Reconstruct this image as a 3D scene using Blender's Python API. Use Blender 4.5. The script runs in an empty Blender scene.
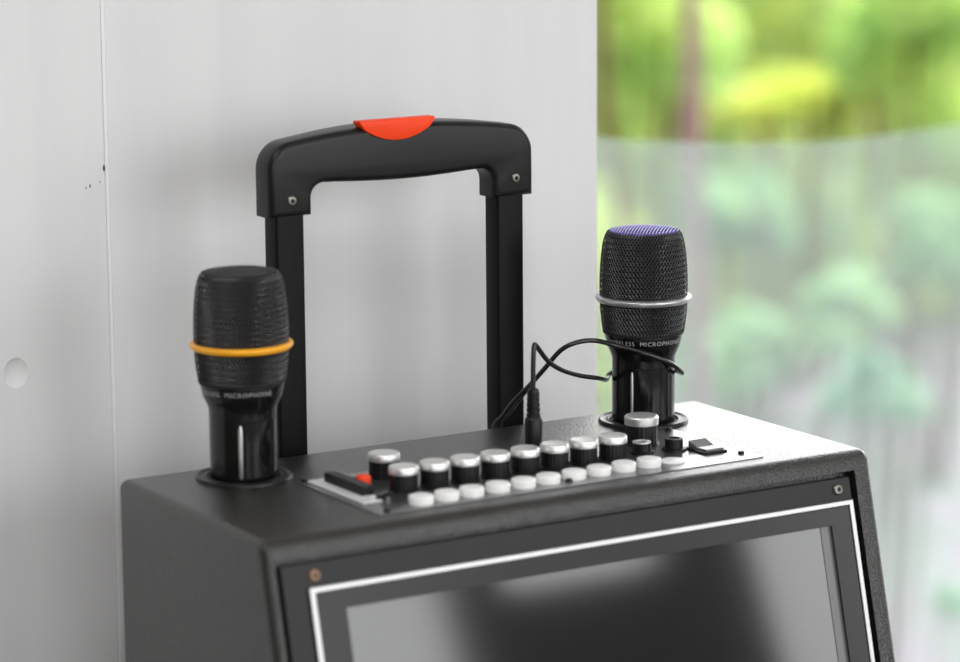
import bpy, bmesh, math, random
from mathutils import Vector, Matrix, Euler

PI = math.pi
scene = bpy.context.scene
C = scene.collection

# ------------------------------------------------------------------ camera
CAM = Vector((-0.73777, -1.41263, 0.40352))
ROT = Euler((1.38931, 0.00774, -0.55441), 'XYZ')
FPX = 3115.08
cam_d = bpy.data.cameras.new('camera')
cam = bpy.data.objects.new('camera', cam_d)
C.objects.link(cam)
cam.location = CAM
cam.rotation_euler = ROT
cam_d.sensor_fit = 'HORIZONTAL'
cam_d.sensor_width = 36.0
cam_d.lens = FPX / 960 * 36.0
cam_d.clip_start = 0.05
cam_d.clip_end = 400
cam_d.dof.use_dof = True
MROT = ROT.to_matrix()
FWD = MROT @ Vector((0, 0, -1))
cam_d.dof.focus_distance = (Vector((0.325, 0.12, 0.07)) - CAM).dot(FWD)
cam_d.dof.aperture_fstop = 5.0
scene.camera = cam

# ------------------------------------------------------------------ world, sun, large lights, exposure
scene.view_settings.view_transform = 'Standard'
scene.view_settings.look = 'None'
scene.view_settings.gamma = 1
scene.view_settings.exposure = 0.0
scene.view_settings.use_curve_mapping = False
world = bpy.data.worlds.new('sky')
scene.world = world
world.use_nodes = True
wn = world.node_tree
bg = wn.nodes['Background']
sky = wn.nodes.new('ShaderNodeTexSky')
sky.sky_type = 'NISHITA'
sky.sun_disc = False
sky.sun_elevation = math.radians(50)
sky.sun_rotation = math.radians(60)
sky.dust_density = 3.0
hs = wn.nodes.new('ShaderNodeHueSaturation')
hs.inputs['Saturation'].default_value = 0.10
wn.links.new(sky.outputs[0], hs.inputs['Color'])
wn.links.new(hs.outputs[0], bg.inputs[0])
bg.inputs[1].default_value = 0.58

sun_d = bpy.data.lights.new('sun', 'SUN')
sun_d.energy = 3.1
sun_d.color = (1.0, 0.96, 0.88)
sun_d.angle = math.radians(1.5)
sun = bpy.data.objects.new('sun', sun_d)
C.objects.link(sun)
sun.location = (14, 8, 12)
sun.rotation_euler = (Vector((-0.55, 0.12, -1.0))).to_track_quat('-Z', 'Y').to_euler()

FLOOR = -0.64
CEIL = 2.02


def area(name, loc, direction, sx, sy, radiance, col=(1, 1, 1)):
    d = bpy.data.lights.new(name, 'AREA')
    d.shape = 'RECTANGLE'
    d.size, d.size_y = sx, sy
    d.energy = radiance * PI * sx * sy
    d.color = col
    o = bpy.data.objects.new(name, d)
    C.objects.link(o)
    o.location = loc
    o.rotation_euler = Vector(direction).to_track_quat('-Z', 'Y').to_euler()
    return o


# daylight in the windows behind the camera; the leftmost is added as fill
WIN_RAD = 2.5
FRONT_WINDOWS = [(-2.30, -0.30, -0.30, 1.50), (0.30, 2.01, -0.30, 1.50), (2.08, 2.47, 0.51, 1.50), (2.62, 4.05, -0.30, 1.50)]
for (x0, x1, z0, z1) in FRONT_WINDOWS:
    area('window_and_fill_light', ((x0 + x1) / 2, -3.28, (z0 + z1) / 2), (0, 1, 0), x1 - x0, z1 - z0, WIN_RAD if x0 > 0 else WIN_RAD * 0.4, (1, 1, 1))
# two ceiling lamps, plus two unseen fill lamps added at the left
LAMPS = [(0.73, -1.77), (2.30, -2.03), (-1.2, -1.9), (-1.2, -0.5)]
for (x, y) in LAMPS:
    area('ceiling_and_fill_light', (x, y, CEIL - 0.045), (0, 0, -1), 0.56, 0.56, 5.6 if x > 0 else 12.0, (1, 0.99, 0.98))


# ------------------------------------------------------------------ helpers
def mat(name, col, rough=0.5, metal=0.0, spec=0.5, coat=0.0, coat_rough=0.05, ior=1.5):
    m = bpy.data.materials.new(name)
    m.use_nodes = True
    b = m.node_tree.nodes['Principled BSDF']
    b.inputs['Base Color'].default_value = (*col, 1)
    b.inputs['Roughness'].default_value = rough
    b.inputs['Metallic'].default_value = metal
    b.inputs['Specular IOR Level'].default_value = spec
    b.inputs['Coat Weight'].default_value = coat
    b.inputs['Coat Roughness'].default_value = coat_rough
    b.inputs['IOR'].default_value = ior
    return m


def nd(m, t):
    return m.node_tree.nodes.new(t)


def lk(m, a, b):
    m.node_tree.links.new(a, b)


def objcoord(m):
    return nd(m, 'ShaderNodeTexCoord').outputs['Object']


def add_bump(m, scale, strength, dist, detail=2.0, stretch=None, kind='noise'):
    b = m.node_tree.nodes['Principled BSDF']
    src = objcoord(m)
    if stretch:
        mp = nd(m, 'ShaderNodeMapping')
        mp.inputs['Scale'].default_value = stretch
        lk(m, src, mp.inputs[0])
        src = mp.outputs[0]
    if kind == 'voronoi':
        n = nd(m, 'ShaderNodeTexVoronoi')
        n.inputs['Scale'].default_value = scale
        out = n.outputs['Distance']
    else:
        n = nd(m, 'ShaderNodeTexNoise')
        n.inputs['Scale'].default_value = scale
        n.inputs['Detail'].default_value = detail
        out = n.outputs['Fac']
    lk(m, src, n.inputs['Vector'])
    bp = nd(m, 'ShaderNodeBump')
    bp.inputs['Strength'].default_value = strength
    bp.inputs['Distance'].default_value = dist
    lk(m, out, bp.inputs['Height'])
    lk(m, bp.outputs[0], b.inputs['Normal'])
    lk(m, bp.outputs[0], b.inputs['Coat Normal'])
    return n


def color_noise(m, scale, c0, c1, lo=0.35, hi=0.65, stretch=None, detail=3.0):
    b = m.node_tree.nodes['Principled BSDF']
    src = objcoord(m)
    if stretch:
        mp = nd(m, 'ShaderNodeMapping')
        mp.inputs['Scale'].default_value = stretch
        lk(m, src, mp.inputs[0])
        src = mp.outputs[0]
    n = nd(m, 'ShaderNodeTexNoise')
    n.inputs['Scale'].default_value = scale
    n.inputs['Detail'].default_value = detail
    lk(m, src, n.inputs['Vector'])
    r = nd(m, 'ShaderNodeValToRGB')
    r.color_ramp.elements[0].position = lo
    r.color_ramp.elements[1].position = hi
    r.color_ramp.elements[0].color = (*c0, 1)
    r.color_ramp.elements[1].color = (*c1, 1)
    lk(m, n.outputs['Fac'], r.inputs[0])
    lk(m, r.outputs[0], b.inputs['Base Color'])
    return r


M = {}
M['wall'] = mat('white_board', (0.76, 0.76, 0.765), 0.42, spec=0.35)
color_noise(M['wall'], 6, (0.735, 0.737, 0.745), (0.775, 0.775, 0.778), 0.3, 0.7, stretch=(6, 6, 0.5))
add_bump(M['wall'], 18, 0.12, 0.0015, 3, stretch=(5, 5, 0.35))
M['plaster'] = mat('plaster', (0.55, 0.55, 0.56), 0.8)
M['room'] = mat('room_paint', (0.74, 0.74, 0.73), 0.8)
M['brown_wall'] = mat('brown_boards', (0.13, 0.10, 0.07), 0.7)
M['floor'] = mat('floor_tile', (0.22, 0.21, 0.20), 0.5)
color_noise(M['floor'], 3, (0.20, 0.19, 0.18), (0.25, 0.24, 0.23))
M['dark_joinery'] = mat('dark_joinery', (0.05, 0.049, 0.048), 0.5)
M['shell'] = mat('textured_black_paint', (0.0125, 0.0118, 0.0100), 0.32, spec=0.3, coat=0.70, coat_rough=0.27)
add_bump(M['shell'], 860, 0.75, 0.0007, 1.0)
M['front'] = mat('front_panel_black', (0.017, 0.017, 0.0175), 0.42, spec=0.25)
M['control'] = mat('control_panel_black', (0.040, 0.040, 0.042), 0.28, spec=0.9, coat=0.75, coat_rough=0.22)
add_bump(M['control'], 900, 0.10, 0.0003)
M['trim'] = mat('silver_trim', (0.42, 0.42, 0.42), 0.35, 1.0)
M['border'] = mat('screen_border_gloss', (0.014, 0.014, 0.0145), 0.20, spec=0.25)
M['gasket'] = mat('screen_surround_grey', (0.12, 0.12, 0.122), 0.25)
M['screen'] = mat('screen_glass', (0.016, 0.016, 0.017), 0.06, ior=1.70)
M['plastic'] = mat('handle_plastic', (0.008, 0.0078, 0.0075), 0.34, spec=0.3)
add_bump(M['plastic'], 500, 0.06, 0.0003)
M['pole'] = mat('pole_black', (0.003, 0.003, 0.003), 0.42, spec=0.12)
M['red'] = mat('red_plastic', (0.98, 0.060, 0.006), 0.45, spec=0.3)
M['steel'] = mat('screw_steel', (0.22, 0.21, 0.19), 0.40, 1.0)
M['brass'] = mat('screw_bronze', (0.33, 0.20, 0.13), 0.55, 0.4)
M['black'] = mat('black_plastic', (0.006, 0.006, 0.0065), 0.42, spec=0.35)
M['hole'] = mat('dark_recess', (0.004, 0.004, 0.004), 0.7)
M['chrome'] = mat('knob_silver', (0.90, 0.90, 0.89), 0.45, 1.0)
M['white'] = mat('white_button_plastic', (0.88, 0.88, 0.87), 0.35)
M['label'] = mat('white_label', (0.72, 0.72, 0.72), 0.5)
M['rocker'] = mat('rocker_grey', (0.16, 0.16, 0.165), 0.22)
M['mic_body'] = mat('mic_gloss_black', (0.005, 0.005, 0.005), 0.18, spec=0.4)
M['mic_plate'] = mat('mic_plate_black', (0.006, 0.006, 0.006), 0.12, spec=0.4)
M['wire'] = mat('grille_wire_black', (0.085, 0.085, 0.088), 0.30, 0.8)
M['wire_violet'] = mat('grille_wire_violet', (0.20, 0.17, 0.52), 0.45, 0.3)
M['foam'] = mat('foam_black', (0.006, 0.006, 0.007), 0.9)
M['ring_silver'] = mat('ring_silver', (0.55, 0.55, 0.56), 0.30, 0.75)
M['ring_yellow'] = mat('ring_yellow', (0.95, 0.42, 0.015), 0.35)
M['print'] = mat('grey_print', (0.42, 0.42, 0.43), 0.5)
M['cable'] = mat('cable_rubber', (0.010, 0.010, 0.011), 0.28, spec=0.6)
M['rubber'] = mat('rubber', (0.02, 0.02, 0.02), 0.8)


def tag(o, label=None, cat=None, group=None, kind=None):
    if label: o['label'] = label
    if cat: o['category'] = cat
    if group: o['group'] = group
    if kind: o['kind'] = kind
    return o


def link_mesh(name, bm, m, parent=None, smooth=None):
    bmesh.ops.recalc_face_normals(bm, faces=bm.faces)
    me = bpy.data.meshes.new(name)
    bm.to_mesh(me)
    bm.free()
    o = bpy.data.objects.new(name, me)
    C.objects.link(o)
    me.materials.append(m)
    if parent is not None:
        o.parent = parent
    if smooth is not None:
        for p in me.polygons:
            p.use_smooth = True
        try:
            me.set_sharp_from_angle(angle=math.radians(smooth))
        except Exception:
            pass
    return o


def empty(name, loc=(0, 0, 0)):
    o = bpy.data.objects.new(name, None)
    o.empty_display_size = 0.02
    C.objects.link(o)
    o.location = loc
    return o


def box(bm, x0, x1, y0, y1, z0, z1, bevel=0.0, seg=2, f=None):
    r = bmesh.ops.create_cube(bm, size=1.0)
    vs = r['verts']
    for v in vs:
        v.co = Vector((x0 + (v.co.x + .5) * (x1 - x0), y0 + (v.co.y + .5) * (y1 - y0), z0 + (v.co.z + .5) * (z1 - z0)))
    if bevel:
        es = list({e for v in vs for e in v.link_edges})
        g = bmesh.ops.bevel(bm, geom=es, offset=bevel, segments=seg, affect='EDGES', profile=0.5)
        vs = list({v for fc in g['faces'] for v in fc.verts} | {v for v in vs if v.is_valid})
    if f:
        for v in vs:
            v.co = f(v.co)
    return vs


def lathe(bm, prof, n=48, close_top=True, close_bot=True, f=None):
    """prof: list of (r, z) from bottom to top; origin axis z."""
    rings = []
    for (r, z) in prof:
        if r < 1e-6:
            rings.append([bm.verts.new((0, 0, z))])
        else:
            rings.append([bm.verts.new((r * math.cos(2 * PI * i / n), r * math.sin(2 * PI * i / n), z)) for i in range(n)])
    for a, b in zip(rings, rings[1:]):
        if len(a) == 1 and len(b) == 1:
            continue
        for i in range(n):
            j = (i + 1) % n
            if len(a) == 1:
                bm.faces.new((a[0], b[j], b[i]))
            elif len(b) == 1:
                bm.faces.new((a[i], a[j], b[0]))
            else:
                bm.faces.new((a[i], a[j], b[j], b[i]))
    if close_bot and len(rings[0]) > 1:
        bm.faces.new(rings[0])
    if close_top and len(rings[-1]) > 1:
        bm.faces.new(rings[-1])
    if f:
        for rg in rings:
            for v in rg:
                v.co = f(v.co)
    return rings


def lathe_closed(bm, prof, n=64):
    """closed ring profile (list of (r,z), loop)"""
    rings = [[bm.verts.new((r * math.cos(2 * PI * i / n), r * math.sin(2 * PI * i / n), z)) for i in range(n)] for (r, z) in prof]
    k = len(rings)
    for q in range(k):
        a, b = rings[q], rings[(q + 1) % k]
        for i in range(n):
            j = (i + 1) % n
            bm.faces.new((a[i], a[j], b[j], b[i]))


def catmull(pts, per=8):
    P = [Vector(p) for p in pts]
    P = [P[0] * 2 - P[1]] + P + [P[-1] * 2 - P[-2]]
    out = []
    for i in range(1, len(P) - 2):
        a, b, c, d = P[i - 1], P[i], P[i + 1], P[i + 2]
        for k in range(per):
            t = k / per
            out.append(0.5 * ((2 * b) + (c - a) * t + (2 * a - 5 * b + 4 * c - d) * t * t + (3 * b - a - 3 * c + d) * t ** 3))
    out.append(P[-2].copy())
    return out


def tube(bm, pts, r, n=12, radii=None):
    rings = []
    up = Vector((0.13, 0.2, 1)).normalized()
    prev = None
    for i, p in enumerate(pts):
        t = (pts[min(i + 1, len(pts) - 1)] - pts[max(i - 1, 0)]).normalized()
        if prev is None:
            a = t.cross(up)
            if a.length < 1e-3:
                a = t.cross(Vector((1, 0, 0)))
            a.normalize()
        else:
            a = (prev - t * prev.dot(t)).normalized()
        prev = a
        b = t.cross(a)
        rr = radii[i] if radii else r
        rings.append([bm.verts.new(p + a * rr * math.cos(2 * PI * k / n) + b * rr * math.sin(2 * PI * k / n)) for k in range(n)])
    for A, B in zip(rings, rings[1:]):
        for k in range(n):
            j = (k + 1) % n
            bm.faces.new((A[k], A[j], B[j], B[k]))
    bm.faces.new(rings[0])
    bm.faces.new(rings[-1])


def prism(bm, outline, axis, a0, a1, bevel=0.0, seg=3):
    """outline in the two remaining coords, extruded along axis ('x' -> (y,z), 'y' -> (x,z), 'z' -> (x,y))."""
    def mk(p, a):
        if axis == 'x': return (a, p[0], p[1])
        if axis == 'y': return (p[0], a, p[1])
        return (p[0], p[1], a)
    A = [bm.verts.new(mk(p, a0)) for p in outline]
    B = [bm.verts.new(mk(p, a1)) for p in outline]
    fa = bm.faces.new(A)
    fb = bm.faces.new(B)
    n = len(outline)
    sides = [bm.faces.new((A[i], A[(i + 1) % n], B[(i + 1) % n], B[i])) for i in range(n)]
    if bevel:
        es = list(set(fa.edges) | set(fb.edges))
        bmesh.ops.recalc_face_normals(bm, faces=[fa, fb] + sides)
        bmesh.ops.bevel(bm, geom=es, offset=bevel, segments=seg, affect='EDGES', profile=0.5)


def boolean(o, cutter, op='DIFFERENCE'):
    md = o.modifiers.new('b', 'BOOLEAN')
    md.operation = op
    md.object = cutter
    md.solver = 'EXACT'
    dg = bpy.context.evaluated_depsgraph_get()
    dg.update()
    me = bpy.data.meshes.new_from_object(o.evaluated_get(dg))
    o.modifiers.remove(md)
    o.data = me
    bpy.data.objects.remove(cutter)
    return o


def resmooth(o, ang):
    for p in o.data.polygons:
        p.use_smooth = True
    o.data.set_sharp_from_angle(angle=math.radians(ang))


def ray(px, py):
    return MROT @ Vector((px - 480, 331 - py, -FPX))


def at(px, py, Y):
    r = ray(px, py)
    return CAM + r * ((Y - CAM.y) / r.y)


# ------------------------------------------------------------------ the room
def struct(name, bm, m, **k):
    o = link_mesh(name, bm, m, **k)
    o['kind'] = 'structure'
    return o


WY = 0.30          # face of the white boarded wall
XE = 0.4126        # its free edge beside the opening
SEAM = 0.0545
bm = bmesh.new()
box(bm, SEAM + 0.0006, XE, WY, WY + 0.05, FLOOR, CEIL, 0.0012, 2)
wall_back = struct('wall_back', bm, M['wall'])
bm = bmesh.new()
box(bm, -2.6, SEAM - 0.0006, WY, WY + 0.05, FLOOR, CEIL, 0.0012, 2)
w2 = struct('wall_back', bm, M['wall'])
# an old round dent with a chipped lower rim in the left board
cbm = bmesh.new()
bmesh.ops.create_uvsphere(cbm, u_segments=64, v_segments=32, radius=0.0105)
for v in cbm.verts:
    v.co = Vector((v.co.x * 0.85, v.co.y * 0.38, v.co.z)) + Vector((0.0030, WY - 0.0018, 0.0400))
cut = link_mesh('cut', cbm, M['wall'])
# position of the dent from its place on the board
dp = at(16, 373, WY)
cut.location = dp - Vector((0.0030, WY, 0.0400))
boolean(w2, cut)
bm = bmesh.new()
random.seed(4)
for (px, py, s) in [(104, 168, 0.0017), (90, 186, 0.0010), (86, 188, 0.0007), (100, 182, 0.0006)]:
    p = at(px, py, WY)
    bmesh.ops.create_icosphere(bm, subdivisions=1, radius=s, matrix=Matrix.Translation(p) @ Matrix.Diagonal((0.6, 0.25, 1.3, 1)))
struct('wall_back_paint_chips', bm, mat('chip', (0.12, 0.11, 0.10), 0.8)).name = 'trim_2'
bm = bmesh.new()
box(bm, SEAM - 0.0011, SEAM + 0.0011, WY - 0.0004, WY + 0.0004, FLOOR, CEIL, 0.0002, 1)
struct('trim_1', bm, mat('seam_filler', (0.84, 0.84, 0.85), 0.4))

bm = bmesh.new(); box(bm, -2.7, 4.6, -3.4, 1.15, FLOOR - 0.1, FLOOR); struct('floor', bm, M['floor'])
bm = bmesh.new(); box(bm, -2.7, 4.6, -3.4, 3.0, CEIL, CEIL + 0.1); struct('ceiling', bm, M['room'])  # runs on past the opening as an added overhang to keep sun out
bm = bmesh.new(); box(bm, -2.7, -2.6, -3.4, 0.42, FLOOR, CEIL); struct('wall_left', bm, M['brown_wall'])
bm = bmesh.new(); box(bm, 4.5, 4.6, -3.4, 0.42, FLOOR, CEIL); struct('wall_right', bm, M['room'])
# wall behind the camera, made of piers around window openings, the leftmost added for fill light
bm = bmesh.new()
for (x0, x1, z0, z1) in [(-2.6, -2.30, FLOOR, CEIL), (-0.30, 0.30, FLOOR, 1.50), (-2.30, 4.5, 1.50, CEIL), (-2.30, -0.30, FLOOR, -0.30), (0.30, 2.01, FLOOR, -0.30),
                         (2.60, 4.05, FLOOR, -0.30), (4.05, 4.5, FLOOR, 1.50)]:
    box(bm, x0, x1, -3.34, -3.22, z0, z1)
struct('wall_front', bm, M['room'])
bm = bmesh.new()
for (x0, x1, z0, z1) in [(2.01, 2.08, FLOOR, 1.50), (2.47, 2.62, FLOOR, 1.50), (2.08, 2.47, FLOOR, 0.51)]:
    box(bm, x0, x1, -3.34, -3.20, z0, z1)
struct('door_1', bm, M['dark_joinery'])

# ceiling lamps and added fill lamps: metal housings around the lights
LAMP_LABEL = {(0.73, -1.77): 'square ceiling light behind the camera, nearest the speaker', (2.30, -2.03): 'square ceiling light furthest to the right',
              (-1.2, -1.9): 'added square fill light at the left, further from the boarded wall', (-1.2, -0.5): 'added square fill light at the left, nearer the boarded wall'}
for (x, y) in LAMPS:
    t = empty('ceiling_light', (x, y, CEIL))
    tag(t, LAMP_LABEL[(x, y)], 'ceiling light', 'ceiling lights')
    bm = bmesh.new()
    for (a, b, c, d) in [(-.31, .31, -.31, -.285), (-.31, .31, .285, .31), (-.31, -.285, -.285, .285), (.285, .31, -.285, .285)]:
        box(bm, a, b, c, d, -0.05, 0.0)
    link_mesh('frame', bm, M['white'], t)

# ------------------------------------------------------------------ outside the opening
M['haze'] = bpy.data.materials.new('hazy_sheet')
M['haze'].use_nodes = True
hn = M['haze'].node_tree
hn.nodes.clear()
ho = hn.nodes.new('ShaderNodeOutputMaterial')
hm = hn.nodes.new('ShaderNodeMixShader'); hm.inputs[0].default_value = 0.31
ht = hn.nodes.new('ShaderNodeBsdfTransparent'); ht.inputs[0].default_value = (0.90, 0.96, 0.97, 1)
hm2 = hn.nodes.new('ShaderNodeMixShader'); hm2.inputs[0].default_value = 0.5
hd = hn.nodes.new('ShaderNodeBsdfDiffuse'); hd.inputs[0].default_value = (0.82, 0.88, 0.87, 1)
hl = hn.nodes.new('ShaderNodeBsdfTranslucent'); hl.inputs[0].default_value = (0.82, 0.88, 0.87, 1)
hn.links.new(hd.outputs[0], hm2.inputs[1]); hn.links.new(hl.outputs[0], hm2.inputs[2])
hn.links.new(ht.outputs[0], hm.inputs[1]); hn.links.new(hm2.outputs[0], hm.inputs[2])
hn.links.new(hm.outputs[0], ho.inputs[0])

SY = 0.98
top_pts = [at(x, y, SY) for (x, y) in [(560, 134), (598, 138), (680, 142), (760, 143), (840, 140), (900, 133), (960, 124), (1060, 108)]]
bm = bmesh.new()
prof = [Vector((-2.4, SY, top_pts[0].z))] + catmull(top_pts, 4)
prof.append(Vector((4.2, SY, prof[-1].z + 0.02)))
fr = [bm.verts.new((p.x, SY, p.z)) for p in prof]
fb = [bm.verts.new((p.x, SY, FLOOR)) for p in prof]
for i in range(len(prof) - 1):
    bm.faces.new((fr[i], fr[i + 1], fb[i + 1], fb[i]))
r = bmesh.ops.solidify(bm, geom=bm.faces[:], thickness=0.0004)
sheet = link_mesh('plastic_sheet', bm, M['haze'])
tag(sheet, 'large hazy translucent sheet with curved upper edge standing in the opening, garden behind it', 'plastic sheet')


def leaf_mat(name, c0, c1, trans=0.45, scale=1.6):
    m = mat(name, c0, 0.5)
    b = m.node_tree.nodes['Principled BSDF']
    r = color_noise(m, scale, c0, c1, 0.38, 0.62, detail=2)
    tr = nd(m, 'ShaderNodeBsdfTranslucent')
    lk(m, r.outputs[0], tr.inputs[0])
    mx = nd(m, 'ShaderNodeMixShader'); mx.inputs[0].default_value = trans
    out = m.node_tree.nodes['Material Output']
    lk(m, b.outputs[0], mx.inputs[1]); lk(m, tr.outputs[0], mx.inputs[2]); lk(m, mx.outputs[0], out.inputs[0])
    return m


M['leaf_lime'] = leaf_mat('leaf_lime', (0.56, 0.72, 0.18), (0.76, 0.82, 0.20))
M['leaf_green'] = leaf_mat('leaf_green', (0.46, 0.70, 0.24), (0.70, 0.84, 0.28))
M['leaf_mint'] = leaf_mat('leaf_mint', (0.36, 0.60, 0.36), (0.54, 0.74, 0.42), trans=0.55)
M['leaf_deep'] = leaf_mat('leaf_deep', (0.28, 0.52, 0.34), (0.42, 0.62, 0.42), trans=0.5)
M['leaf_pale'] = leaf_mat('leaf_pale', (0.40, 0.62, 0.34), (0.54, 0.72, 0.40), trans=0.55, scale=3)
M['bark'] = mat('bark_mauve', (0.30, 0.16, 0.18), 0.9)
add_bump(M['bark'], 30, 0.5, 0.01)
M['bark_brown'] = mat('bark_brown', (0.13, 0.055, 0.025), 0.9)
M['ground'] = mat('gravel', (0.50, 0.42, 0.50), 0.9)
color_noise(M['ground'], 1.6, (0.17, 0.20, 0.17), (0.26, 0.20, 0.245), 0.40, 0.56)
add_bump(M['ground'], 40, 0.4, 0.03)

GZ = -4.0
bm = bmesh.new()
gv = [[bm.verts.new((-14 + 44 * i / 22, 1.2 + 40 * j / 20, GZ + 0.04 * math.sin(i * 1.7 + j))) for i in range(23)] for j in range(21)]
for j in range(20):
    for i in range(22):
        bm.faces.new((gv[j][i], gv[j][i + 1], gv[j + 1][i + 1], gv[j + 1][i]))
g = struct('ground', bm, M['ground'])
bm = bmesh.new(); box(bm, -2.7, 4.6, -3.4, 1.15, GZ - 0.1, FLOOR - 0.1); struct('trim_3', bm, M['plaster'])


def foliage(bm, centre, rad, n, size, rng):
    lobes = []
    for _ in range(9):
        c = Vector((rng.uniform(-1, 1), rng.uniform(-1, 1), rng.uniform(-1, 1)))
        lobes.append((c * 0.62, rng.uniform(0.28, 0.55)))
    for _ in range(n):
        c, lr = rng.choice(lobes)
        p = Vector((rng.gauss(0, 1), rng.gauss(0, 1), rng.gauss(0, 1)))
        p = c + p.normalized() * lr * (rng.random() ** 0.45)
        p = Vector((p.x * rad[0], p.y * rad[1], p.z * rad[2])) + centre
        s = size * rng.uniform(0.6, 1.3)
        e = Euler((rng.uniform(0, 6.3), rng.uniform(-.9, .9), rng.uniform(0, 6.3))).to_matrix()
        q = [(-1, 0, 0), (-.2, -.45, .06), (1, 0, 0), (-.2, .45, .06)]
        bm.faces.new([bm.verts.new(p + e @ (Vector(v) * s)) for v in q])


def shrub(name, cat, label, pos, rad, n, size, m, bark, seed, group, trunk=0.03):
    rng = random.Random(seed)
    t = empty(name, (pos[0], pos[1], GZ))
    tag(t, label, cat, group)
    bm = bmesh.new()
    foliage(bm, Vector((0, 0, pos[2] - GZ)), rad, n, size, rng)
    link_mesh('foliage', bm, m, t)
    bm = bmesh.new()
    for k in range(5):
        a = k * 1.26 + seed
        tube(bm, catmull([(0.05 * math.cos(a), 0.05 * math.sin(a), -0.05), (0.15 * math.cos(a), .15 * math.sin(a), (pos[2] - GZ) * .5),
                          (rad[0] * .5 * math.cos(a), rad[1] * .5 * math.sin(a), (pos[2] - GZ) + rad[2] * .3)], 4), trunk, 6)
    link_mesh('stem', bm, bark, t)
    return t


def gp(px, py, Y):
    return at(px, py, Y)


G1 = 'shrubs in the garden'
SH = [
    # px, py of the crown centre, Y depth, radii, count, leaf size, material, seed, label
    (640, 40, 13.4, (0.60, .5, .75), 3000, .07, 'leaf_green', 1, 'fresh green blurred shrub behind the leaning brown trunk'),
    (800, 95, 15.9, (0.90, .35, .26), 1700, .06, 'leaf_lime', 2, 'wide flat yellow-green shrub top just above the edge of the hazy sheet'),
    (905, 40, 14.9, (0.75, .6, .70), 3600, .07, 'leaf_green', 3, 'green blurred shrub filling the upper right corner of the opening'),
    (612, 330, 9.3, (0.22, .25, .60), 1500, .05, 'leaf_lime', 5, 'yellow-green shrub seen in a narrow strip left of the right microphone'),
    (740, 215, 14.2, (0.45, .4, .33), 2300, .06, 'leaf_pale', 6, 'pale green shrub behind the hazy sheet, just right of the mauve trunk'),
    (940, 225, 13.0, (0.42, .4, .40), 2300, .06, 'leaf_pale', 7, 'pale green shrub behind the hazy sheet at the right edge of the opening'),
    (755, 345, 12.2, (0.42, .4, .32), 2300, .06, 'leaf_mint', 12, 'mid green shrub behind the hazy sheet, right of the right microphone'),
    (850, 310, 10.8, (0.30, .3, .22), 1800, .05, 'leaf_pale', 13, 'light green shrub in the middle of the hazy sheet'),
    (885, 385, 9.7, (0.32, .25, .20), 1500, .05, 'leaf_deep', 8, 'low bluish green shrub behind the hazy sheet, above the cabinet corner'),
    (955, 600, 8.6, (0.12, .15, .08), 400, .03, 'leaf_mint', 9, 'small green tuft low on the gravel at the lower right'),
]
for (px, py, Y, rad, n, sz, mm, seed, lab) in SH:
    p = gp(px, py, Y)
    small = rad[2] < 0.2
    shrub('shrub', 'shrub', lab, (p.x, p.y, p.z), rad, n, sz, M[mm], M['bark_brown'], seed, G1, 0.006 if small else 0.02)
# hedge closing the view far behind
rng = random.Random(77)
bm = bmesh.new()
for i in range(30000):
    hx = rng.uniform(5.5, 19.0)
    ht = -0.75 + 0.22 * math.sin(hx * 2.1) + 0.15 * math.sin(hx * 5.3)
    p = Vector((hx, 17.2 + rng.uniform(0, 1.0), rng.uniform(GZ, ht)))
    p.y += 0.25 * math.sin(hx * 3 + p.z * 4)
    e = Euler((rng.uniform(0, 6.3), rng.uniform(-.9, .9), rng.uniform(0, 6.3))).to_matrix()
    sz = 0.12 * rng.uniform(0.6, 1.3)
    bm.faces.new([bm.verts.new(p + e @ (Vector(v) * sz)) for v in [(-1, 0, 0), (-.2, -.45, .06), (1, 0, 0), (-.2, .45, .06)]])
hedge = link_mesh('hedge', bm, leaf_mat('leaf_hedge', (0.58, 0.74, 0.38), (0.80, 0.84, 0.34), trans=0.6, scale=2.2))
tag(hedge, 'long green hedge closing the garden behind all the shrubs', 'hedge')


def trunk(name, pts, r, bark, label):
    base = Vector((pts[-1].x, pts[-1].y, GZ))
    t = empty(name, base)
    tag(t, label, 'tree')
    bm = bmesh.new()
    P = catmull([p - base for p in pts], 6)
    tube(bm, P, r, 10, radii=[r * (0.75 + 0.5 * i / len(P)) for i in range(len(P))])
    link_mesh('trunk', bm, bark, t)
    bm = bmesh.new()
    top = pts[0] - base
    foliage(bm, top + Vector((0, 0, 0.5)), (0.5, .5, .45), 900, .05, random.Random(3))
    link_mesh('foliage', bm, M['leaf_green'], t)


def tp(l, Y):
    o = [at(x, y, Y) for (x, y) in l]
    b = o[-1].copy()
    b.z = GZ - 0.03
    return o + [b]


trunk('young_tree', tp([(690, -200), (691, -60), (692, 60), (694, 200), (697, 330), (699, 430)], 6.4), 0.031, M['bark'],
      'slim mauve-brown tree trunk standing upright right of the right microphone')
trunk('leaning_tree', tp([(602, -160), (600, -60), (600, 60), (606, 130), (622, 215), (640, 300), (655, 400)], 8.6), 0.028, M['bark_brown'],
      'thin dark brown tree trunk leaning right beside the white wall edge')

# ------------------------------------------------------------------ portable speaker
W, D, S = 0.40, 0.17734, 0.24632
BOT = -0.605
L = math.sqrt(1 + S * S)
DV = Vector((0, -S, -1)) / L
NV = Vector((0, -1, S)) / L


def fp(c):
    """(u, w, v) in the slanted front: u along x, w outward, v down the slope"""
    return Vector((c.x, 0, 0)) + DV * c.z + NV * c.y


spk = empty('portable_speaker', (0, 0, FLOOR))
tag(spk, 'black trolley karaoke speaker with sloping front screen, knobs on top and pull-up handle', 'speaker')
OFF = Vector((0, 0, -FLOOR))


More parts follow.
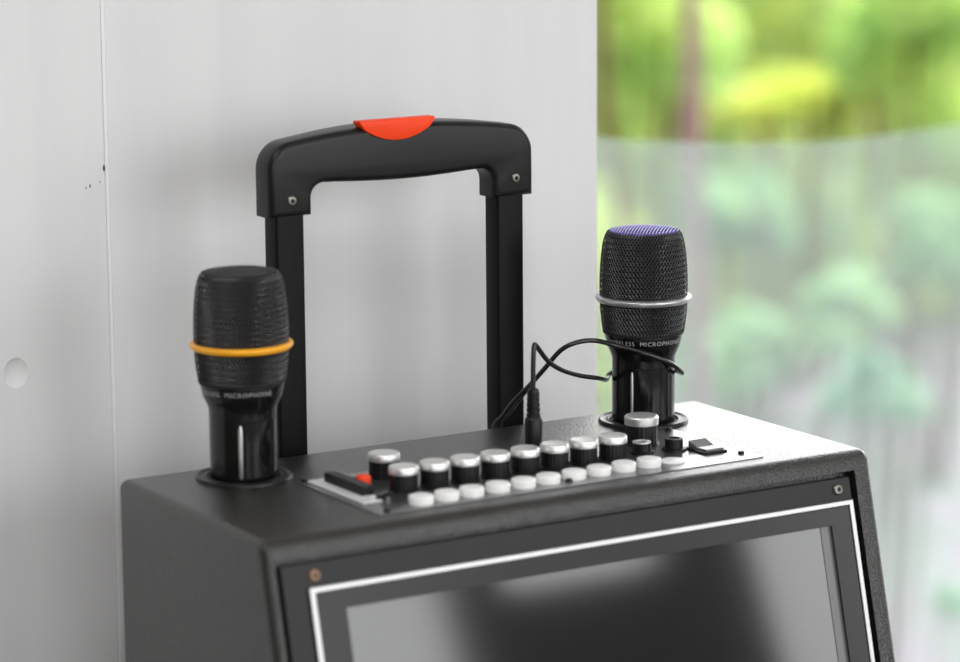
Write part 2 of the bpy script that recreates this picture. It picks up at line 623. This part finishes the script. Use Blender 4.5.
def part(name, bm, m, parent=None, smooth=None, shift=True, label=None):
    if parent is None:
        for v in bm.verts:
            v.co += OFF
        parent = spk
    o = link_mesh(name, bm, m, parent, smooth)
    if label: o['label'] = label
    return o


bm = bmesh.new()
prism(bm, [(0, 0), (D, 0), (D, BOT), (S * BOT, BOT)], 'x', -0.0018, W + 0.0050)
bmesh.ops.recalc_face_normals(bm, faces=bm.faces)
bmesh.ops.bevel(bm, geom=bm.edges[:], offset=0.0058, segments=5, affect='EDGES', profile=0.5)
# recess for the front panel, let into the sloping face
NVm = NV.copy()
ff = max((f for f in bm.faces if f.normal.dot(NVm) > 0.999), key=lambda f: f.calc_area())
ov = [l.vert for l in ff.loops]
def near(vs, u, v):
    q = fp(Vector((u, 0, v)))
    return min(vs, key=lambda t: (t.co - q).length)
RC = [(0.0042, 0.0110), (W - 0.0086, 0.0110), (W - 0.0086, 0.612), (0.0042, 0.612)]
oo = [near(ov, u, v) for (u, v) in RC]
bm.faces.remove(ff)
ia = [bm.verts.new(fp(Vector((u, 0, v)))) for (u, v) in RC]
ib = [bm.verts.new(fp(Vector((u, -0.009, v)))) for (u, v) in RC]
for i in range(4):
    j = (i + 1) % 4
    bm.faces.new((oo[i], oo[j], ia[j], ia[i]))
    bm.faces.new((ia[i], ia[j], ib[j], ib[i]))
bm.faces.new(ib)
shell = part('cabinet', bm, M['shell'])
resmooth(shell, 40)


def frame(bm, u0, u1, v0, v1, t, w0, w1, bev=0.0, iu=None):
    """rectangular frame in the front slope; iu = inner rect or thickness t"""
    a0, a1, b0, b1 = iu if iu else (u0 + t, u1 - t, v0 + t, v1 - t)
    O = [(u0, v0), (u1, v0), (u1, v1), (u0, v1)]
    I = [(a0, b0), (a1, b0), (a1, b1), (a0, b1)]
    vs = {}
    for k, P in (('O', O), ('I', I)):
        for q, w in (('0', w0), ('1', w1)):
            vs[k + q] = [bm.verts.new((p[0], w, p[1])) for p in P]
    fs = []
    for i in range(4):
        j = (i + 1) % 4
        fs.append(bm.faces.new((vs['O1'][i], vs['O1'][j], vs['I1'][j], vs['I1'][i])))
        fs.append(bm.faces.new((vs['O0'][i], vs['I0'][i], vs['I0'][j], vs['O0'][j])))
        fs.append(bm.faces.new((vs['O0'][i], vs['O0'][j], vs['O1'][j], vs['O1'][i])))
        fs.append(bm.faces.new((vs['I0'][i], vs['I1'][i], vs['I1'][j], vs['I0'][j])))
    if bev:
        bmesh.ops.recalc_face_normals(bm, faces=fs)
        es = [e for e in bm.edges if all(abs(v.co.y - w1) < 1e-7 for v in e.verts) and not
              any(False for _ in ()) and len(e.link_faces) == 2 and any(abs(f.normal.y) < .5 for f in e.link_faces)]
        bmesh.ops.bevel(bm, geom=es, offset=bev, segments=2, affect='EDGES', profile=0.5)
    for v in bm.verts:
        v.co = fp(v.co)


OP = (0.0432, 0.3693, 0.0412, 0.2480)     # screen opening
bm = bmesh.new()
frame(bm, 0.0076, W - 0.0120, 0.0140, 0.604, 0, -0.0058, -0.0012, 0.0008, iu=(0.0415, 0.371, 0.0395, 0.2497))
fpan = part('front_panel', bm, M['front'])
bm = bmesh.new()
frame(bm, 0.0222, 0.3868, 0.0275, 0.2630, 0.0034, -0.0012, 0.0012, 0.0006)
part('screen_trim', bm, M['trim'], label='thin silver outline around the screen')
bm = bmesh.new()
frame(bm, 0.0258, 0.3832, 0.0311, 0.2594, 0, -0.0012, 0.0002, 0.0, iu=OP)
part('screen_border', bm, M['border'], label='glossy black border')
bm = bmesh.new()
frame(bm, 0.0416, 0.3709, 0.0396, 0.2496, 0, -0.0018, -0.0014, 0.0, iu=(OP[0], OP[1], OP[2], OP[3]))
part('screen_surround', bm, M['gasket'], label='grey inner edge around the glass')
bm = bmesh.new()
box(bm, 0.0428, 0.3697, -0.0057, -0.0022, 0.0398, 0.2494, f=fp)
part('screen', bm, M['screen'], label='switched-off dark glass screen')
bm = bmesh.new()
box(bm, 0.3622, OP[1] + 0.0004, -0.0022, -0.0018, OP[2] - 0.0004, 0.2484, f=fp)
part('screen_edge', bm, M['gasket'], label='narrow grey strip along the right of the glass')
# loudspeaker grille under the screen
bm = bmesh.new()
for k in range(9):
    r0 = 0.012 + k * 0.014
    lathe_closed(bm, [(r0, 0), (r0 + 0.006, 0), (r0 + 0.006, 0.004), (r0, 0.004)], 48)
box(bm, -0.130, 0.130, -0.003, 0.003, 0.001, 0.003)
box(bm, -0.003, 0.003, -0.130, 0.130, 0.001, 0.003)
for v in bm.verts:
    v.co = fp(Vector((0.2 + v.co.x, -0.0012 + v.co.z, 0.43 + v.co.y)))
part('speaker_grille', bm, M['steel'])


def screw_head(bm, r, cross=True):
    lathe(bm, [(r, 0), (r, r * .25), (r * .8, r * .5), (r * .42, r * .55), (r * .30, r * .1), (0, r * .1)], 24, close_top=False)


def put_front(name, m, u, v, build):
    bm = bmesh.new()
    build(bm)
    for q in bm.verts:
        q.co = fp(Vector((u + q.co.x, -0.0012 + q.co.z, v + q.co.y)))
    return part(name, bm, m, smooth=35)


for (u, v, m) in [(0.0272, 0.0215, 'brass'), (0.3778, 0.0208, 'steel'), (0.0272, 0.275, 'steel'), (0.3778, 0.275, 'steel')]:
    s = put_front('screw', M[m], u, v, lambda b: screw_head(b, 0.0033))
    bm = bmesh.new()
    lathe(bm, [(0.0012, 0.0002), (0.0012, 0.0019), (0, 0.0019)], 6)
    for q in bm.verts:
        q.co = fp(Vector((u + q.co.x, -0.0012 + q.co.z, v + q.co.y))) + OFF
    link_mesh('screw_socket', bm, M['hole'], s)

for (x, y) in [(0.05, -0.10), (0.35, -0.10), (0.05, 0.13), (0.35, 0.13)]:
    bm = bmesh.new()
    lathe(bm, [(0.016, BOT - 0.035), (0.018, BOT - 0.02), (0.018, BOT + 0.001)], 24)
    for v in bm.verts: v.co += Vector((x, y, 0))
    part('rubber_foot', bm, M['rubber'], smooth=40)

# control panel plate on top
PX0, PX1, PY0, PY1, PT = 0.0790, 0.3385, 0.0160, 0.1130, 0.0006
bm = bmesh.new()
box(bm, PX0, PX1, PY0, PY1, -0.0002, PT, 0.0003, 2)
part('control_panel', bm, M['control'])
for (x, y) in [(0.0830, 0.1085), (0.0870, 0.0215), (0.2090, 0.0265), (0.3325, 0.0300), (0.3340, 0.1060)]:
    bm = bmesh.new()
    lathe(bm, [(0.0021, PT), (0.0020, PT + 0.0012), (0.0012, PT + 0.0016), (0, PT + 0.0016)], 16)
    for v in bm.verts: v.co += Vector((x, y, 0))
    part('panel_screw', bm, M['black'], smooth=40)


def knob(x, y, r, h, name='knob'):
    bm = bmesh.new()
    n = 48
    hb = h * 0.70
    prof = [(r * 1.04, PT), (r * 1.04, PT + 0.0008), (r * .96, PT + 0.0012), (r * .94, hb)]
    rings = lathe(bm, prof, n, close_top=True)
    for q, rg in enumerate(rings[2:]):       # fluted grip
        for i, v in enumerate(rg):
            if i % 2:
                v.co.x *= 0.965; v.co.y *= 0.965
    for v in bm.verts: v.co += Vector((x, y, 0))
    k = part(name, bm, M['black'], smooth=30)
    bm = bmesh.new()
    lathe(bm, [(r * .99, hb), (r * 1.0, hb + 0.0004), (r * 1.0, h - 0.0010), (r * .95, h - 0.0003), (r * .86, h), (r * .80, h - 0.0002), (0, h + 0.0001)], n, close_top=False)
    for v in bm.verts: v.co += Vector((x, y, 0)) + OFF
    c = link_mesh('knob_cap', bm, M['chrome'], k, 35)
    c['label'] = 'silver cap'
    return k


for i in range(8):
    knob(0.1196 + i * 0.02034, 0.0592 + 0.0002 * i, 0.0085, 0.0150)
knob(0.1274, 0.0945, 0.0092, 0.0150)
knob(0.2990, 0.0845, 0.0102, 0.0182)

BX = [0.1119, 0.1288, 0.1454, 0.1631, 0.1805, 0.1976, 0.2155, 0.2331, 0.2508, 0.2688, 0.2862]
for i, x in enumerate(BX):
    h = 0.0054 if i < 10 else 0.0022
    bm = bmesh.new()
    lathe(bm, [(0.0070, PT), (0.0072, h - 0.0010), (0.0068, h - 0.0003), (0.0060, h), (0, h + 0.0001)], 32, close_top=False)
    for v in bm.verts: v.co += Vector((x, 0.0270 + i * 0.0007, 0))
    part('push_button', bm, M['white'], smooth=50)

# small jack sockets
def jack(x, y, r, h, rim):
    bm = bmesh.new()
    lathe(bm, [(r * 1.35, PT), (r * 1.35, PT + 0.0012), (r, PT + 0.0016), (r, h)], 28)
    for v in bm.verts: v.co += Vector((x, y, 0))
    j = part('jack_socket', bm, M['black'], smooth=35)
    bm = bmesh.new()
    lathe_closed(bm, [(r * .62, h), (r * .98, h), (r * .98, h + 0.0007), (r * .62, h + 0.0007)], 28)
    for v in bm.verts: v.co += Vector((x, y, 0)) + OFF
    link_mesh('socket_rim', bm, M[rim], j, 35)


jack(0.2850, 0.0640, 0.0056, 0.0068, 'chrome')
jack(0.3055, 0.0600, 0.0054, 0.0070, 'black')
# rocker switch
bm = bmesh.new()
box(bm, 0.3120, 0.3290, 0.0385, 0.0600, PT, PT + 0.0012, 0.0004, 2)
rk = part('rocker_switch', bm, M['black'])
bm = bmesh.new()
prism(bm, [(0.0400, PT + 0.0010), (0.0585, PT + 0.0010), (0.0585, PT + 0.0048), (0.0495, PT + 0.0022), (0.0400, PT + 0.0026)], 'x', 0.3148, 0.3272)
for v in bm.verts: v.co += OFF
link_mesh('rocker', bm, M['rocker'], rk)
# card and memory-stick module at the left end
bm = bmesh.new()
box(bm, 0.0835, 0.0960, 0.0420, 0.1060, PT, PT + 0.0010, 0.0003, 1)
part('slot_label', bm, M['label'], label='white strip beside the black slot block')
bm = bmesh.new()
box(bm, 0.0910, 0.0990, 0.0560, 0.1000, PT, PT + 0.0062, 0.0008, 2)
sl = part('slot_block', bm, M['black'])
bm = bmesh.new()
box(bm, 0.0990, 0.1060, 0.0880, 0.1080, PT, PT + 0.0040, 0.0006, 2)
for v in bm.verts: v.co += OFF
link_mesh('slot_cover', bm, M['rocker'], sl)
bm = bmesh.new()
lathe(bm, [(0.0042, PT), (0.0044, PT + 0.0060), (0.0036, PT + 0.0074), (0, PT + 0.0078)], 24, close_top=False)
for v in bm.verts: v.co += Vector((0.1035, 0.0765, 0))
part('red_button', bm, M['red'], smooth=50)
bm = bmesh.new()
lathe(bm, [(0.0030, PT), (0.0030, PT + 0.0022), (0.0018, PT + 0.0028), (0.0014, PT + 0.0028)], 16)
tube(bm, [Vector((0, 0, PT + 0.002)), Vector((0.003, -0.006, PT + 0.0045))], 0.0012, 8)
for v in bm.verts: v.co += Vector((0.0975, 0.0460, 0))
part('toggle_switch', bm, M['black'], smooth=40)
bm = bmesh.new()
lathe(bm, [(0.0017, PT), (0.0017, PT + 0.0020), (0, PT + 0.0026)], 14, close_top=False)
for v in bm.verts: v.co += Vector((0.0945, 0.0500, 0))
part('indicator_lamp', bm, M['white'], smooth=50)

# microphone cups
MY, MA = 0.1401, 0.06106
for x in (MA, W - MA):
    bm = bmesh.new()
    lathe_closed(bm, [(0.0213, 0.0002), (0.0213, 0.0014), (0.0219, 0.0018), (0.0226, 0.0014), (0.0258, 0.0012), (0.0264, 0.0019), (0.0272, 0.0021), (0.0277, 0.0016), (0.0279, -0.0002)], 72)
    for v in bm.verts: v.co += Vector((x, MY, 0))
    cup = part('microphone_cup', bm, M['plastic'], smooth=60)
    bm = bmesh.new()
    lathe(bm, [(0.0214, -0.0002), (0.0214, 0.0006)], 48)
    for v in bm.verts: v.co += Vector((x, MY, 0)) + OFF
    link_mesh('cup_floor', bm, M['hole'], cup)

# pull-up handle
HX0, HX1, HY0, HY1 = 0.1078, 0.2915, 0.1900, 0.2110
for x0 in (0.1125, 0.2662):
    bm = bmesh.new()
    box(bm, x0, x0 + 0.0188, 0.1920, 0.2075, -0.34, 0.1460, 0.0016, 3)
    po = part('handle_pole', bm, M['pole'], smooth=35)
    for z in (-0.05, -0.30):
        bm = bmesh.new()
        box(bm, x0 - 0.004, x0 + 0.0222, D - 0.0005, 0.2110, z - 0.012, z + 0.012, 0.0015, 2)
        for v in bm.verts: v.co += OFF
        link_mesh('pole_clamp', bm, M['plastic'], po)


def arc(cx, cz, r, a0, a1, n):
    return [(cx + r * math.cos(math.radians(a0 + (a1 - a0) * i / n)), cz + r * math.sin(math.radians(a0 + (a1 - a0) * i / n))) for i in range(n + 1)]


zb, zt = 0.1393, 0.1845
cx = (HX0 + HX1) / 2
out = [(HX0, zb)]
out += arc(HX0 + 0.017, zt - 0.0175, 0.017, 180, 100, 8)
nT = 16
for i in range(1, nT):
    t = i / nT
    x = HX0 + 0.017 + (HX1 - HX0 - 0.034) * t
    out.append((x, zt - 0.0004 + 0.0060 * (1 - (2 * t - 1) ** 2)))
out += arc(HX1 - 0.017, zt - 0.0175, 0.017, 80, 0, 8)
out += [(HX1, zb), (HX1 - 0.0287, zb)]
out += arc(HX1 - 0.0287 - 0.0085, 0.1495, 0.0085, 0, 85, 6)
for i in range(1, 12):
    t = i / 12
    x0_, x1_ = HX1 - 0.0372, HX0 + 0.0372
    out.append((x0_ + (x1_ - x0_) * t, 0.1582 - 0.0022 * math.sin(PI * t)))
out += arc(HX0 + 0.0287 + 0.0085, 0.1495, 0.0085, 95, 180, 6)
out += [(HX0 + 0.0287, zb)]
bm = bmesh.new()
prism(bm, out, 'y', HY0, HY1, bevel=0.0042, seg=5)
grip = part('handle_grip', bm, M['plastic'])
for v in grip.data.vertices:      # the hand bar is fuller than its ends
    p = v.co - OFF
    if p.z > 0.150:
        k = max(0.0, 1 - ((p.x - cx) / 0.062) ** 4)
        v.co.y = (0.19925 + (p.y - 0.19925) * (1 + 0.22 * k))
resmooth(grip, 50)
# orange-red release button let into the top of the grip
bm = bmesh.new()
bx0, bx1, bz = 0.1672, 0.2190, 0.1930
bo = [(bx0, bz - 0.0015), (bx0, bz)] + [(bx1, bz), (bx1, bz - 0.0015)]
R_ = 0.0140
for i in range(1, 16):
    t = i / 16
    bo.append((bx1 + (bx0 - bx1) * t, bz - 0.0022 - 0.0104 * math.sin(PI * t) ** 0.7))
prism(bm, bo, 'y', 0.1866, 0.1960, bevel=0.0008, seg=2)
for v in bm.verts: v.co += OFF
link_mesh('release_button', bm, M['red'], grip, 40)['label'] = 'orange-red release button'
for (x, z) in [(0.1220, 0.1492), (0.2778, 0.1508)]:
    bm = bmesh.new()
    screw_head(bm, 0.0030)
    for v in bm.verts:
        v.co = Vector((x + v.co.x, HY0 + 0.0003 - v.co.z, z + v.co.y)) + OFF
    s = link_mesh('screw', bm, M['steel'], grip, 35)
    bm = bmesh.new()
    lathe(bm, [(0.0011, 0.0001), (0.0011, 0.0018), (0, 0.0018)], 6)
    for v in bm.verts:
        v.co = Vector((x + v.co.x, HY0 + 0.0003 - v.co.z, z + v.co.y)) + OFF
    link_mesh('screw_socket', bm, M['hole'], s)

# ------------------------------------------------------------------ microphones
GR = [(0.0246, 0.0560), (0.0257, 0.0640), (0.0263, 0.0700), (0.0266, 0.0765), (0.0267, 0.0860), (0.0264, 0.0950), (0.0257, 0.1040),
      (0.0247, 0.1110), (0.0233, 0.1160), (0.0214, 0.1187), (0.0186, 0.1199), (0.0150, 0.1205), (0.0, 0.1211)]


def sample(prof, k):
    pts = catmull([(r, 0, z) for r, z in prof], 6)
    ln = [0]
    for a, b in zip(pts, pts[1:]):
        ln.append(ln[-1] + (b - a).length)
    o = []
    for i in range(k + 1):
        s = ln[-1] * i / k
        j = max(q for q in range(len(ln)) if ln[q] <= s + 1e-12)
        j = min(j, len(pts) - 2)
        t = (s - ln[j]) / max(1e-9, ln[j + 1] - ln[j])
        p = pts[j].lerp(pts[j + 1], t)
        o.append((max(0, p.x), p.z))
    return o


def weave(prof, n, rows, wr):
    """woven wire cage: two families of diagonal wires, as a diamond lattice with square wires"""
    bm = bmesh.new()
    P = sample(prof, rows)
    rings = []
    for k, (r, z) in enumerate(P):
        off = 0.5 * (k % 2)
        rings.append([Vector((r * math.cos(2 * PI * (i + off) / n), r * math.sin(2 * PI * (i + off) / n), z)) for i in range(n)])
    def wire(a, b, nrm, bulge):
        t = (b - a)
        if t.length < 1e-6:
            return
        s = t.cross(nrm).normalized() * wr
        u = nrm * wr
        m_ = (a + b) / 2 + nrm * bulge
        A = [a - s, a + u * .9, a + s]
        Mm = [m_ - s, m_ + u, m_ + s]
        B = [b - s, b + u * .9, b + s]
        va, vm, vb = [[bm.verts.new(q) for q in S_] for S_ in (A, Mm, B)]
        for X, Y in ((va, vm), (vm, vb)):
            for i in range(2):
                bm.faces.new((X[i], X[i + 1], Y[i + 1], Y[i]))
    for k in range(len(P) - 1):
        r0, z0 = P[k]; r1, z1 = P[k + 1]
        for i in range(n):
            a = rings[k][i]
            for fam in (0, 1):
                j = (i + fam - (0 if k % 2 else 1)) % n
                b = rings[k + 1][j]
                mid = (a + b) / 2
                nr = Vector((mid.x, mid.y, 0)).normalized() * (z1 - z0) + Vector((0, 0, (r0 - r1)))
                if nr.length < 1e-9:
                    nr = Vector((0, 0, 1))
                nr.normalize()
                wire(a, b, nr, wr * (0.9 if (fam + k) % 2 else 0.1))
    return bm


def flat_weave(R0, z, pitch, wr, turn):
    """the flat mesh end: raised wires one way over lower wires the other way"""
    bm = bmesh.new()
    ct, st = math.cos(turn), math.sin(turn)
    n = int(R0 / pitch)
    for fam in (0, 1):
        for k in range(-n, n + 1):
            o = k * pitch
            h = math.sqrt(max(0, R0 * R0 - o * o))
            if h <= pitch:
                continue
            m_ = max(4, int(2 * h / pitch) * 2)
            pts = []
            for i in range(m_ + 1):
                q = -h + 2 * h * i / m_
                x, y = (q, o) if fam == 0 else (o, q)
                rr = math.hypot(x, y) / R0
                zz = z + 0.0014 * (1 - rr ** 2) + (0.0 if fam == 0 else -0.0007)
                pts.append(Vector((x * ct - y * st, x * st + y * ct, zz)))
            tube(bm, pts, wr if fam == 0 else wr * 0.8, 6)
    return bm


def text_wrap(body, size, R0, slope, z, az, arc_len, m, parent):
    cu = bpy.data.curves.new('txt', 'FONT')
    cu.body = body
    cu.size = size
    cu.align_x = 'CENTER'
    cu.space_character = 1.15
    cu.extrude = 0.0
    cu.resolution_u = 2
    to = bpy.data.objects.new('txt', cu)
    C.objects.link(to)
    bpy.context.view_layer.update()
    me = bpy.data.meshes.new_from_object(to.evaluated_get(bpy.context.evaluated_depsgraph_get()))
    bpy.data.objects.remove(to)
    xs = [v.co.x for v in me.vertices]
    k = arc_len / (max(xs) - min(xs))
    bm = bmesh.new()
    bm.from_mesh(me)
    bmesh.ops.subdivide_edges(bm, edges=[e for e in bm.edges if e.calc_length() > size * .5], cuts=2)
    for v in bm.verts:
        a = az + v.co.x * k / R0
        zz = v.co.y * 1.0
        rr = R0 + slope * zz + 0.00018
        v.co = Vector((rr * math.cos(a), rr * math.sin(a), z + zz))
    o = link_mesh('lettering', bm, m, parent)
    return o


def microphone(x, ringmat, capmat, az_text, az_plate, label):
    t = empty('microphone', (x, MY, 0.0006))
    tag(t, label, 'microphone', 'wireless microphones in the speaker')
    bm = bmesh.new()
    prof = [(0.0, 0.0003), (0.0186, 0.0003), (0.0193, 0.0010), (0.0194, 0.020), (0.0194, 0.0385), (0.0198, 0.0415), (0.0216, 0.0455),
            (0.0228, 0.0480), (0.0238, 0.0530), (0.0243, 0.0555), (0.0238, 0.0570)]
    lathe(bm, prof, 64, close_bot=False)
    body = link_mesh('body', bm, M['mic_body'], t, 40)
    text_wrap('WIRELESS  MICROPHONE', 0.0038, 0.0233, 0.19, 0.0505, az_text, 0.050, M['print'], body)
    # battery cover: curved plate standing a little proud of the body, silver strip at one side imitates its edge reflection
    bm = bmesh.new()
    r0, r1 = 0.0190, 0.0200
    na = 14
    a0, a1 = az_plate, az_plate + math.radians(72)
    A = []
    for i in range(na + 1):
        a = a0 + (a1 - a0) * i / na
        ed = 0.0005 if i in (0, na) else 0
        A.append([bm.verts.new(((rr) * math.cos(a), (rr) * math.sin(a), zz)) for rr, zz in ((r0, 0.002), (r1 - ed, 0.0022), (r1 - ed, 0.0352), (r0, 0.0356))])
    for p_, q_ in zip(A, A[1:]):
        for k in range(3):
            bm.faces.new((p_[k], q_[k], q_[k + 1], p_[k + 1]))
    bm.faces.new(A[0]); bm.faces.new(A[-1])
    pl = link_mesh('battery_cover', bm, M['mic_plate'], body, 30)
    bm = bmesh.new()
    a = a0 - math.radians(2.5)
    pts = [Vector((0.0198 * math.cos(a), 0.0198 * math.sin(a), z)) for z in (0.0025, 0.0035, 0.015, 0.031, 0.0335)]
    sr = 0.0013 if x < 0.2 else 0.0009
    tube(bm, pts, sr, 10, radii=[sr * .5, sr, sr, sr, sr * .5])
    link_mesh('cover_glint', bm, M['ring_silver'], body, 60)['label'] = 'thin silver strip imitating a reflection at the cover edge'
    # grille
    bm = bmesh.new()
    lathe(bm, [(r - 0.0012 if r > 0 else 0, z - (0.0012 if z > 0.118 else 0)) for r, z in GR], 48, close_bot=True, close_top=False)
    fo = link_mesh('grille_foam', bm, M['foam'], t, 60)
    low = [(r, z) for r, z in GR if z <= 0.0766]
    hi = [(r, z) for r, z in GR if 0.0766 > z > 0.07 or 0.0766 <= z <= 0.1188]
    gl = weave(low, 72, 11, 0.00029)
    link_mesh('lower_grille', gl, M['wire'], t)
    gl = weave(hi, 72, 26, 0.00029)
    link_mesh('grille', gl, M['wire'], t)
    gc = flat_weave(0.0212, 0.1190, 0.0019, 0.00034, azim(x) - math.radians(7))
    o = link_mesh('grille_cap', gc, capmat, t)
    if capmat is M['wire_violet']:
        o['label'] = 'violet-blue wire mesh top'
    bm = bmesh.new()
    lathe_closed(bm, [(0.0236, 0.0556), (0.0249, 0.0556), (0.0252, 0.0566), (0.0249, 0.0576), (0.0236, 0.0576)], 72)
    link_mesh('collar', bm, M['foam'], t, 50)
    bm = bmesh.new()
    z = 0.0774
    lathe_closed(bm, [(0.0262, z - .0022), (0.0284, z - .0022), (0.0294, z - .0010), (0.0297, z), (0.0294, z + .0008), (0.0284, z + .0014), (0.0262, z + .0016)], 96)
    rr = link_mesh('ring', bm, ringmat, t, 50)
    rr['label'] = 'silver ring' if ringmat is M['ring_silver'] else 'yellow-orange ring'
    return t


def azim(x):          # direction from a microphone towards the front left, where its print faces
    return math.atan2(CAM.y - MY, CAM.x - x)


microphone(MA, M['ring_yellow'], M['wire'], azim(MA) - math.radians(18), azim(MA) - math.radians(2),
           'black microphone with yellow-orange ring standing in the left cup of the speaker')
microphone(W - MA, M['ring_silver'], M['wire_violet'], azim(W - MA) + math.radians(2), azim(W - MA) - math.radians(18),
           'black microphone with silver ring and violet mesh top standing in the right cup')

# ------------------------------------------------------------------ audio cable with plug
PLX, PLY = 0.2330, 0.1010
cab = empty('audio_cable', (PLX, PLY, PT))
tag(cab, 'thin black audio cable plugged into the panel and looped around the right microphone', 'cable')
off = Vector((PLX, PLY, PT))
mx = Vector((W - MA, MY, 0))


def onmic(deg, r, z):
    a = math.radians(deg)
    return Vector((mx.x + r * math.cos(a), mx.y + r * math.sin(a), z))


az0 = math.degrees(azim(W - MA))    # towards the camera; left of picture = az0 - 90, right = az0 + 90
path = [Vector((PLX, PLY, 0.0385)), Vector((PLX, PLY, 0.050)), Vector((PLX + .0003, PLY, 0.0595)), Vector((PLX + .0012, PLY + .0005, 0.0642)),
        Vector((PLX + .0030, PLY + .001, 0.0640)), at(548, 361, 0.108), at(562, 370, 0.115), at(580, 375.5, 0.122), at(598, 378, 0.128),
        onmic(az0 - 84, 0.0230, 0.0264), onmic(az0 - 115, 0.0223, 0.0280), onmic(az0 - 160, 0.0223, 0.0300), onmic(az0 - 200, 0.0224, 0.0300), onmic(az0 - 240, 0.0228, 0.0296),
        onmic(az0 + 92, 0.0236, 0.0300), onmic(az0 + 70, 0.0242, 0.0332), onmic(az0 + 40, 0.0256, 0.0400), onmic(az0 + 5, 0.0268, 0.0470),
        onmic(az0 - 35, 0.0285, 0.0515), at(594, 340.5, 0.128), at(575, 343, 0.130), at(560, 351, 0.136), at(546, 367, 0.146), at(530, 385, 0.160),
        at(514, 401, 0.172), at(502, 417, 0.1815), at(494, 430, 0.1845), Vector((0.2560, 0.1850, -0.04)), Vector((0.2540, 0.1850, -0.20))]
bm = bmesh.new()
tube(bm, [p - off for p in catmull(path, 8)], 0.00150, 12)
link_mesh('cord', bm, M['cable'], cab, 60)
# second thin strand hanging beside the first behind the cabinet
bm = bmesh.new()
tube(bm, [p - off for p in catmull([at(527, 391, 0.163), at(517, 404, 0.173), at(508, 416, 0.1815), at(501, 428, 0.1840), Vector((0.2590, 0.1845, -0.04)), Vector((0.2570, 0.1850, -0.20))], 6)], 0.0007, 8)
link_mesh('thin_wire', bm, M['cable'], cab, 60)
bm = bmesh.new()
lathe(bm, [(0.0050, 0.0001), (0.0053, 0.0005), (0.0053, 0.0190), (0.0048, 0.0205), (0.0040, 0.0215)], 28)
pr = []
z = 0.0215
for k in range(5):
    pr += [(0.0041 - k * .0001, z), (0.0041 - k * .0001, z + 0.0020), (0.0034, z + 0.0022), (0.0034, z + 0.0030)]
    z += 0.0031
pr += [(0.0030, z + 0.0010), (0.0016, z + 0.0018)]
lathe(bm, pr, 28)
link_mesh('plug', bm, M['black'], cab, 35)
